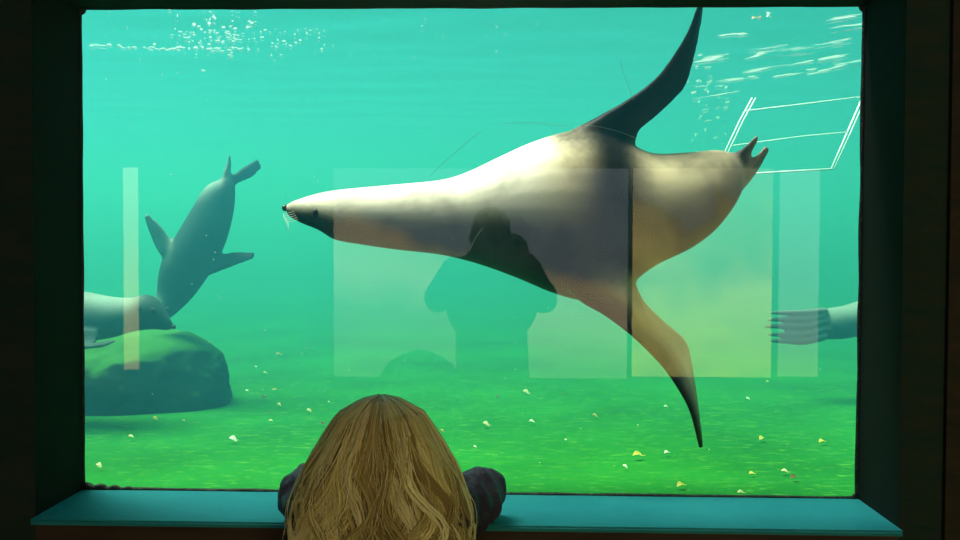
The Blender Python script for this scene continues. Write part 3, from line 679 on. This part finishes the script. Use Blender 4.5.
def clump(phi, s0, s1, count, spread, lift, col, amp, rad):
    """a wavy lock: strands that follow one path and gather towards the tip"""
    ph1, ph2, f1, f2 = rh.uniform(0,6.28), rh.uniform(0,6.28), rh.uniform(1.7,2.5), rh.uniform(3,4.2)
    drift = rh.gauss(0, .07) + (.07 if phi > 0 else -.07)*math.exp(-(phi/.4)**2)
    n = 18
    for _ in range(count):
        n0 = len(bm.verts); pts = []; rs = []; oa, ol = rh.gauss(0, 1), rh.gauss(0, 1); jt = rh.uniform(-.25,.25); e1 = s1*rh.uniform(.92,1.0); r_ = rad*rh.uniform(.6,1.3)
        for i in range(n+1):
            t = i/n; sv = s0+(e1-s0)*t; z, rx, ry = prof(sv)
            g = min(1, max(0, (sv-.18)*1.9)); gather = spread*(.35+1.0*math.sin(math.pi*min(1, t*.9+.1)))*(1-.6*t)
            a = phi + drift*min(1, sv*2) + amp*g*(math.sin(ph1+jt+f1*6.28*sv)*.185 + math.sin(ph2+f2*6.28*sv)*.03) + oa*gather
            k = lift + ol*gather*.22 + g*amp*.05*math.sin(ph2+jt+f1*6.28*sv)
            pts.append(V(math.sin(a)*rx*(1+k), -.378 - math.cos(a)*ry*(1+k), z)); rs.append(r_*min(1, .4+4*t)*(1-.8*max(0, t-.6)/.4))
        tube(bm, pts, rs, 5, .7); c = col*rh.uniform(.8, 1.2); paint(n0, tuple(min(.9, x) for x in c))
for k in range(100):
    phi = -2.3+4.6*(k+.5)/100+rh.gauss(0,.03); clump(phi, rh.uniform(.0,.06), rh.uniform(.78,.98), 9, .045, rh.uniform(-.05,.03), shade(phi), .8, .0026)
for k in range(74):
    phi = rh.uniform(-2.2, 2.2); clump(phi, rh.uniform(.1,.3), rh.uniform(.75,1.0), 9, .035, rh.uniform(.02,.08), shade(phi*1.4), 1.5, .0022)
for k in range(260):
    phi = rh.uniform(-2.3, 2.3); clump(phi, rh.uniform(0,.1), rh.uniform(.5,1.0), 2, .03, rh.choice((rh.uniform(.0,.08), rh.uniform(.05,.17))), Vector(PAL[rh.choice((2,3,4))]), 1.0, .0008)
keep(from_bm('hair', bm, m_hair, None, True), cr_)

# --- the photographer, mirrored as a dark shape in the glass
PX = -.078
pr_ = empty('person', (PX, -2.36, 0), 'photographer in a dark coat mirrored as a dark shape in the glass, elbows out', 'person')
V2 = lambda x, y, z: Vector((PX+x, y, z))
HP = V2(0, -2.305, 1.515)
bm = bmesh.new()
ellipsoid(bm, HP, (.078, .095, .115)); ellipsoid(bm, HP+Vector((0,.03,-.06)), (.058,.062,.065))
ellipsoid(bm, HP+Vector((0,.098,-.025)), (.013,.016,.016)); ellipsoid(bm, HP+Vector((0,.088,-.004)), (.009,.012,.022))
for sx in (-1, 1): ellipsoid(bm, HP+Vector((sx*.080,-.005,-.015)), (.009,.018,.030))
ellipsoid(bm, HP+Vector((0,.085,-.062)), (.022,.009,.009)); ellipsoid(bm, HP+Vector((0,.072,-.102)), (.02,.016,.016))
capsule(bm, V2(0,-2.315,1.46), V2(0,-2.34,1.33), .052, .058)
ellipsoid(bm, V2(0,-2.36,1.20), (.155,.105,.17)); ellipsoid(bm, V2(0,-2.37,1.0), (.135,.10,.15)); ellipsoid(bm, V2(0,-2.37,.86), (.155,.115,.12))
PS_, PE, PW = [], [], []
for sx in (-1, 1):
    sh, el, wr = V2(sx*.172,-2.35,1.325), V2(sx*.255,-2.26,1.205), Vector((sx*.092-.0,-2.235,1.40))
    PS_.append(sh); PE.append(el); PW.append(wr)
    capsule(bm, sh, el, .048, .038); capsule(bm, el, wr, .038, .027)
    hand(bm, wr, (-sx*.12, .16, .85), (-sx*1.0, .25, 0), sx, .95, .55)
    capsule(bm, V2(sx*.085,-2.37,.84), V2(sx*.095,-2.355,.46), .085, .058); capsule(bm, V2(sx*.095,-2.355,.46), V2(sx*.10,-2.38,.09), .058, .038)
    capsule(bm, V2(sx*.10,-2.40,.05), V2(sx*.115,-2.23,.035), .04, .03)
keep(remesh('body', bm, .006, m_skin, None, 3), pr_)
for sx in (-1, 1):
    bm = bmesh.new(); ellipsoid(bm, HP+Vector((sx*.031,.084,.003)), (.014,.011,.010)); keep(from_bm('eye', bm, m_eye, None, True), pr_)
bm = bmesh.new()
ellipsoid(bm, V2(0,-2.36,1.18), (.235,.15,.22)); capsule(bm, V2(-.135,-2.355,1.315), V2(.135,-2.355,1.315), .092, .092); ellipsoid(bm, V2(0,-2.34,1.39), (.13,.085,.075))
tube(bm, [V2(0,-2.36,1.15), V2(0,-2.365,1.0), V2(.005,-2.37,.85), V2(.01,-2.37,.66)], [.255,.262,.265,.285], 24, .60)
tube(bm, [V2(0,-2.345,1.34), V2(0,-2.335,1.405)], [.085,.075], 20)
for sh, el, wr in zip(PS_, PE, PW):
    capsule(bm, sh, el, .082, .072); capsule(bm, el, wr+(el-wr)*.12, .068, .050)
keep(remesh('coat', bm, .009, m_coat, None, 5, disp=folds(0,.006,12)), pr_)
bm = bmesh.new()
for sx in (-1, 1):
    capsule(bm, V2(sx*.085,-2.37,.80), V2(sx*.095,-2.355,.46), .098, .072); capsule(bm, V2(sx*.095,-2.355,.46), V2(sx*.10,-2.38,.11), .072, .058)
keep(remesh('trousers', bm, .009, m_trouser, None, 4, disp=folds(0,.005,12)), pr_)
for sx in (-1, 1):
    bm = bmesh.new(); capsule(bm, V2(sx*.10,-2.41,.058), V2(sx*.117,-2.21,.048), .056, .046); box(bm, PX+sx*.108-.048, PX+sx*.108+.048, -2.46, -2.17, 0, .022)
    keep(remesh('shoe', bm, .007, m_coat, None, 3), pr_)
bm = bmesh.new()
ellipsoid(bm, HP+Vector((0,-.022,.028)), (.096,.098,.108)); ellipsoid(bm, HP+Vector((0,-.06,-.05)), (.085,.062,.11))
for sx in (-1, 1): ellipsoid(bm, HP+Vector((sx*.082,-.02,-.04)), (.022,.045,.085))
keep(remesh('hair', bm, .007, noise_mat('dark_hair', (.012,.009,.007), (.03,.02,.014), 40, .5, .3, (1,1,.1)), None, 4, disp=lambda co: .004*math.sin(co.x*160+5*mnoise.noise(co*12))), pr_)

m_cam = mat('black_camera_body', (.012,.012,.013), .45, .4); m_lens = mat('lens_glass', (.01,.01,.02), .05, .6)
kr = empty('camera', (0, -2.19, 1.40), 'black camera held up at the photographer\'s face, mirrored in the glass', 'camera')
bm = bmesh.new(); box(bm, -.066, .066, -2.205, -2.165, 1.405, 1.488); box(bm, -.026, .026, -2.204, -2.168, 1.485, 1.512)
bmesh.ops.bevel(bm, geom=bm.edges[:], offset=.005, segments=2, affect='EDGES'); keep(from_bm('casing', bm, m_cam), kr)
bm = bmesh.new(); tube(bm, [Vector((0,y,1.45)) for y in (-2.168,-2.15,-2.149,-2.122)], [.033,.033,.030,.030], 28); ln = keep(from_bm('lens', bm, m_cam), kr)
bm = bmesh.new(); ellipsoid(bm, Vector((0,-2.124,1.45)), (.025,.007,.025)); keep(from_bm('front_glass', bm, m_lens, None, True), kr)
bm = bmesh.new(); tube(bm, [Vector((.045,-2.185,z)) for z in (1.487,1.494)], [.008,.007], 14); keep(from_bm('shutter_button', bm, m_cam), kr)
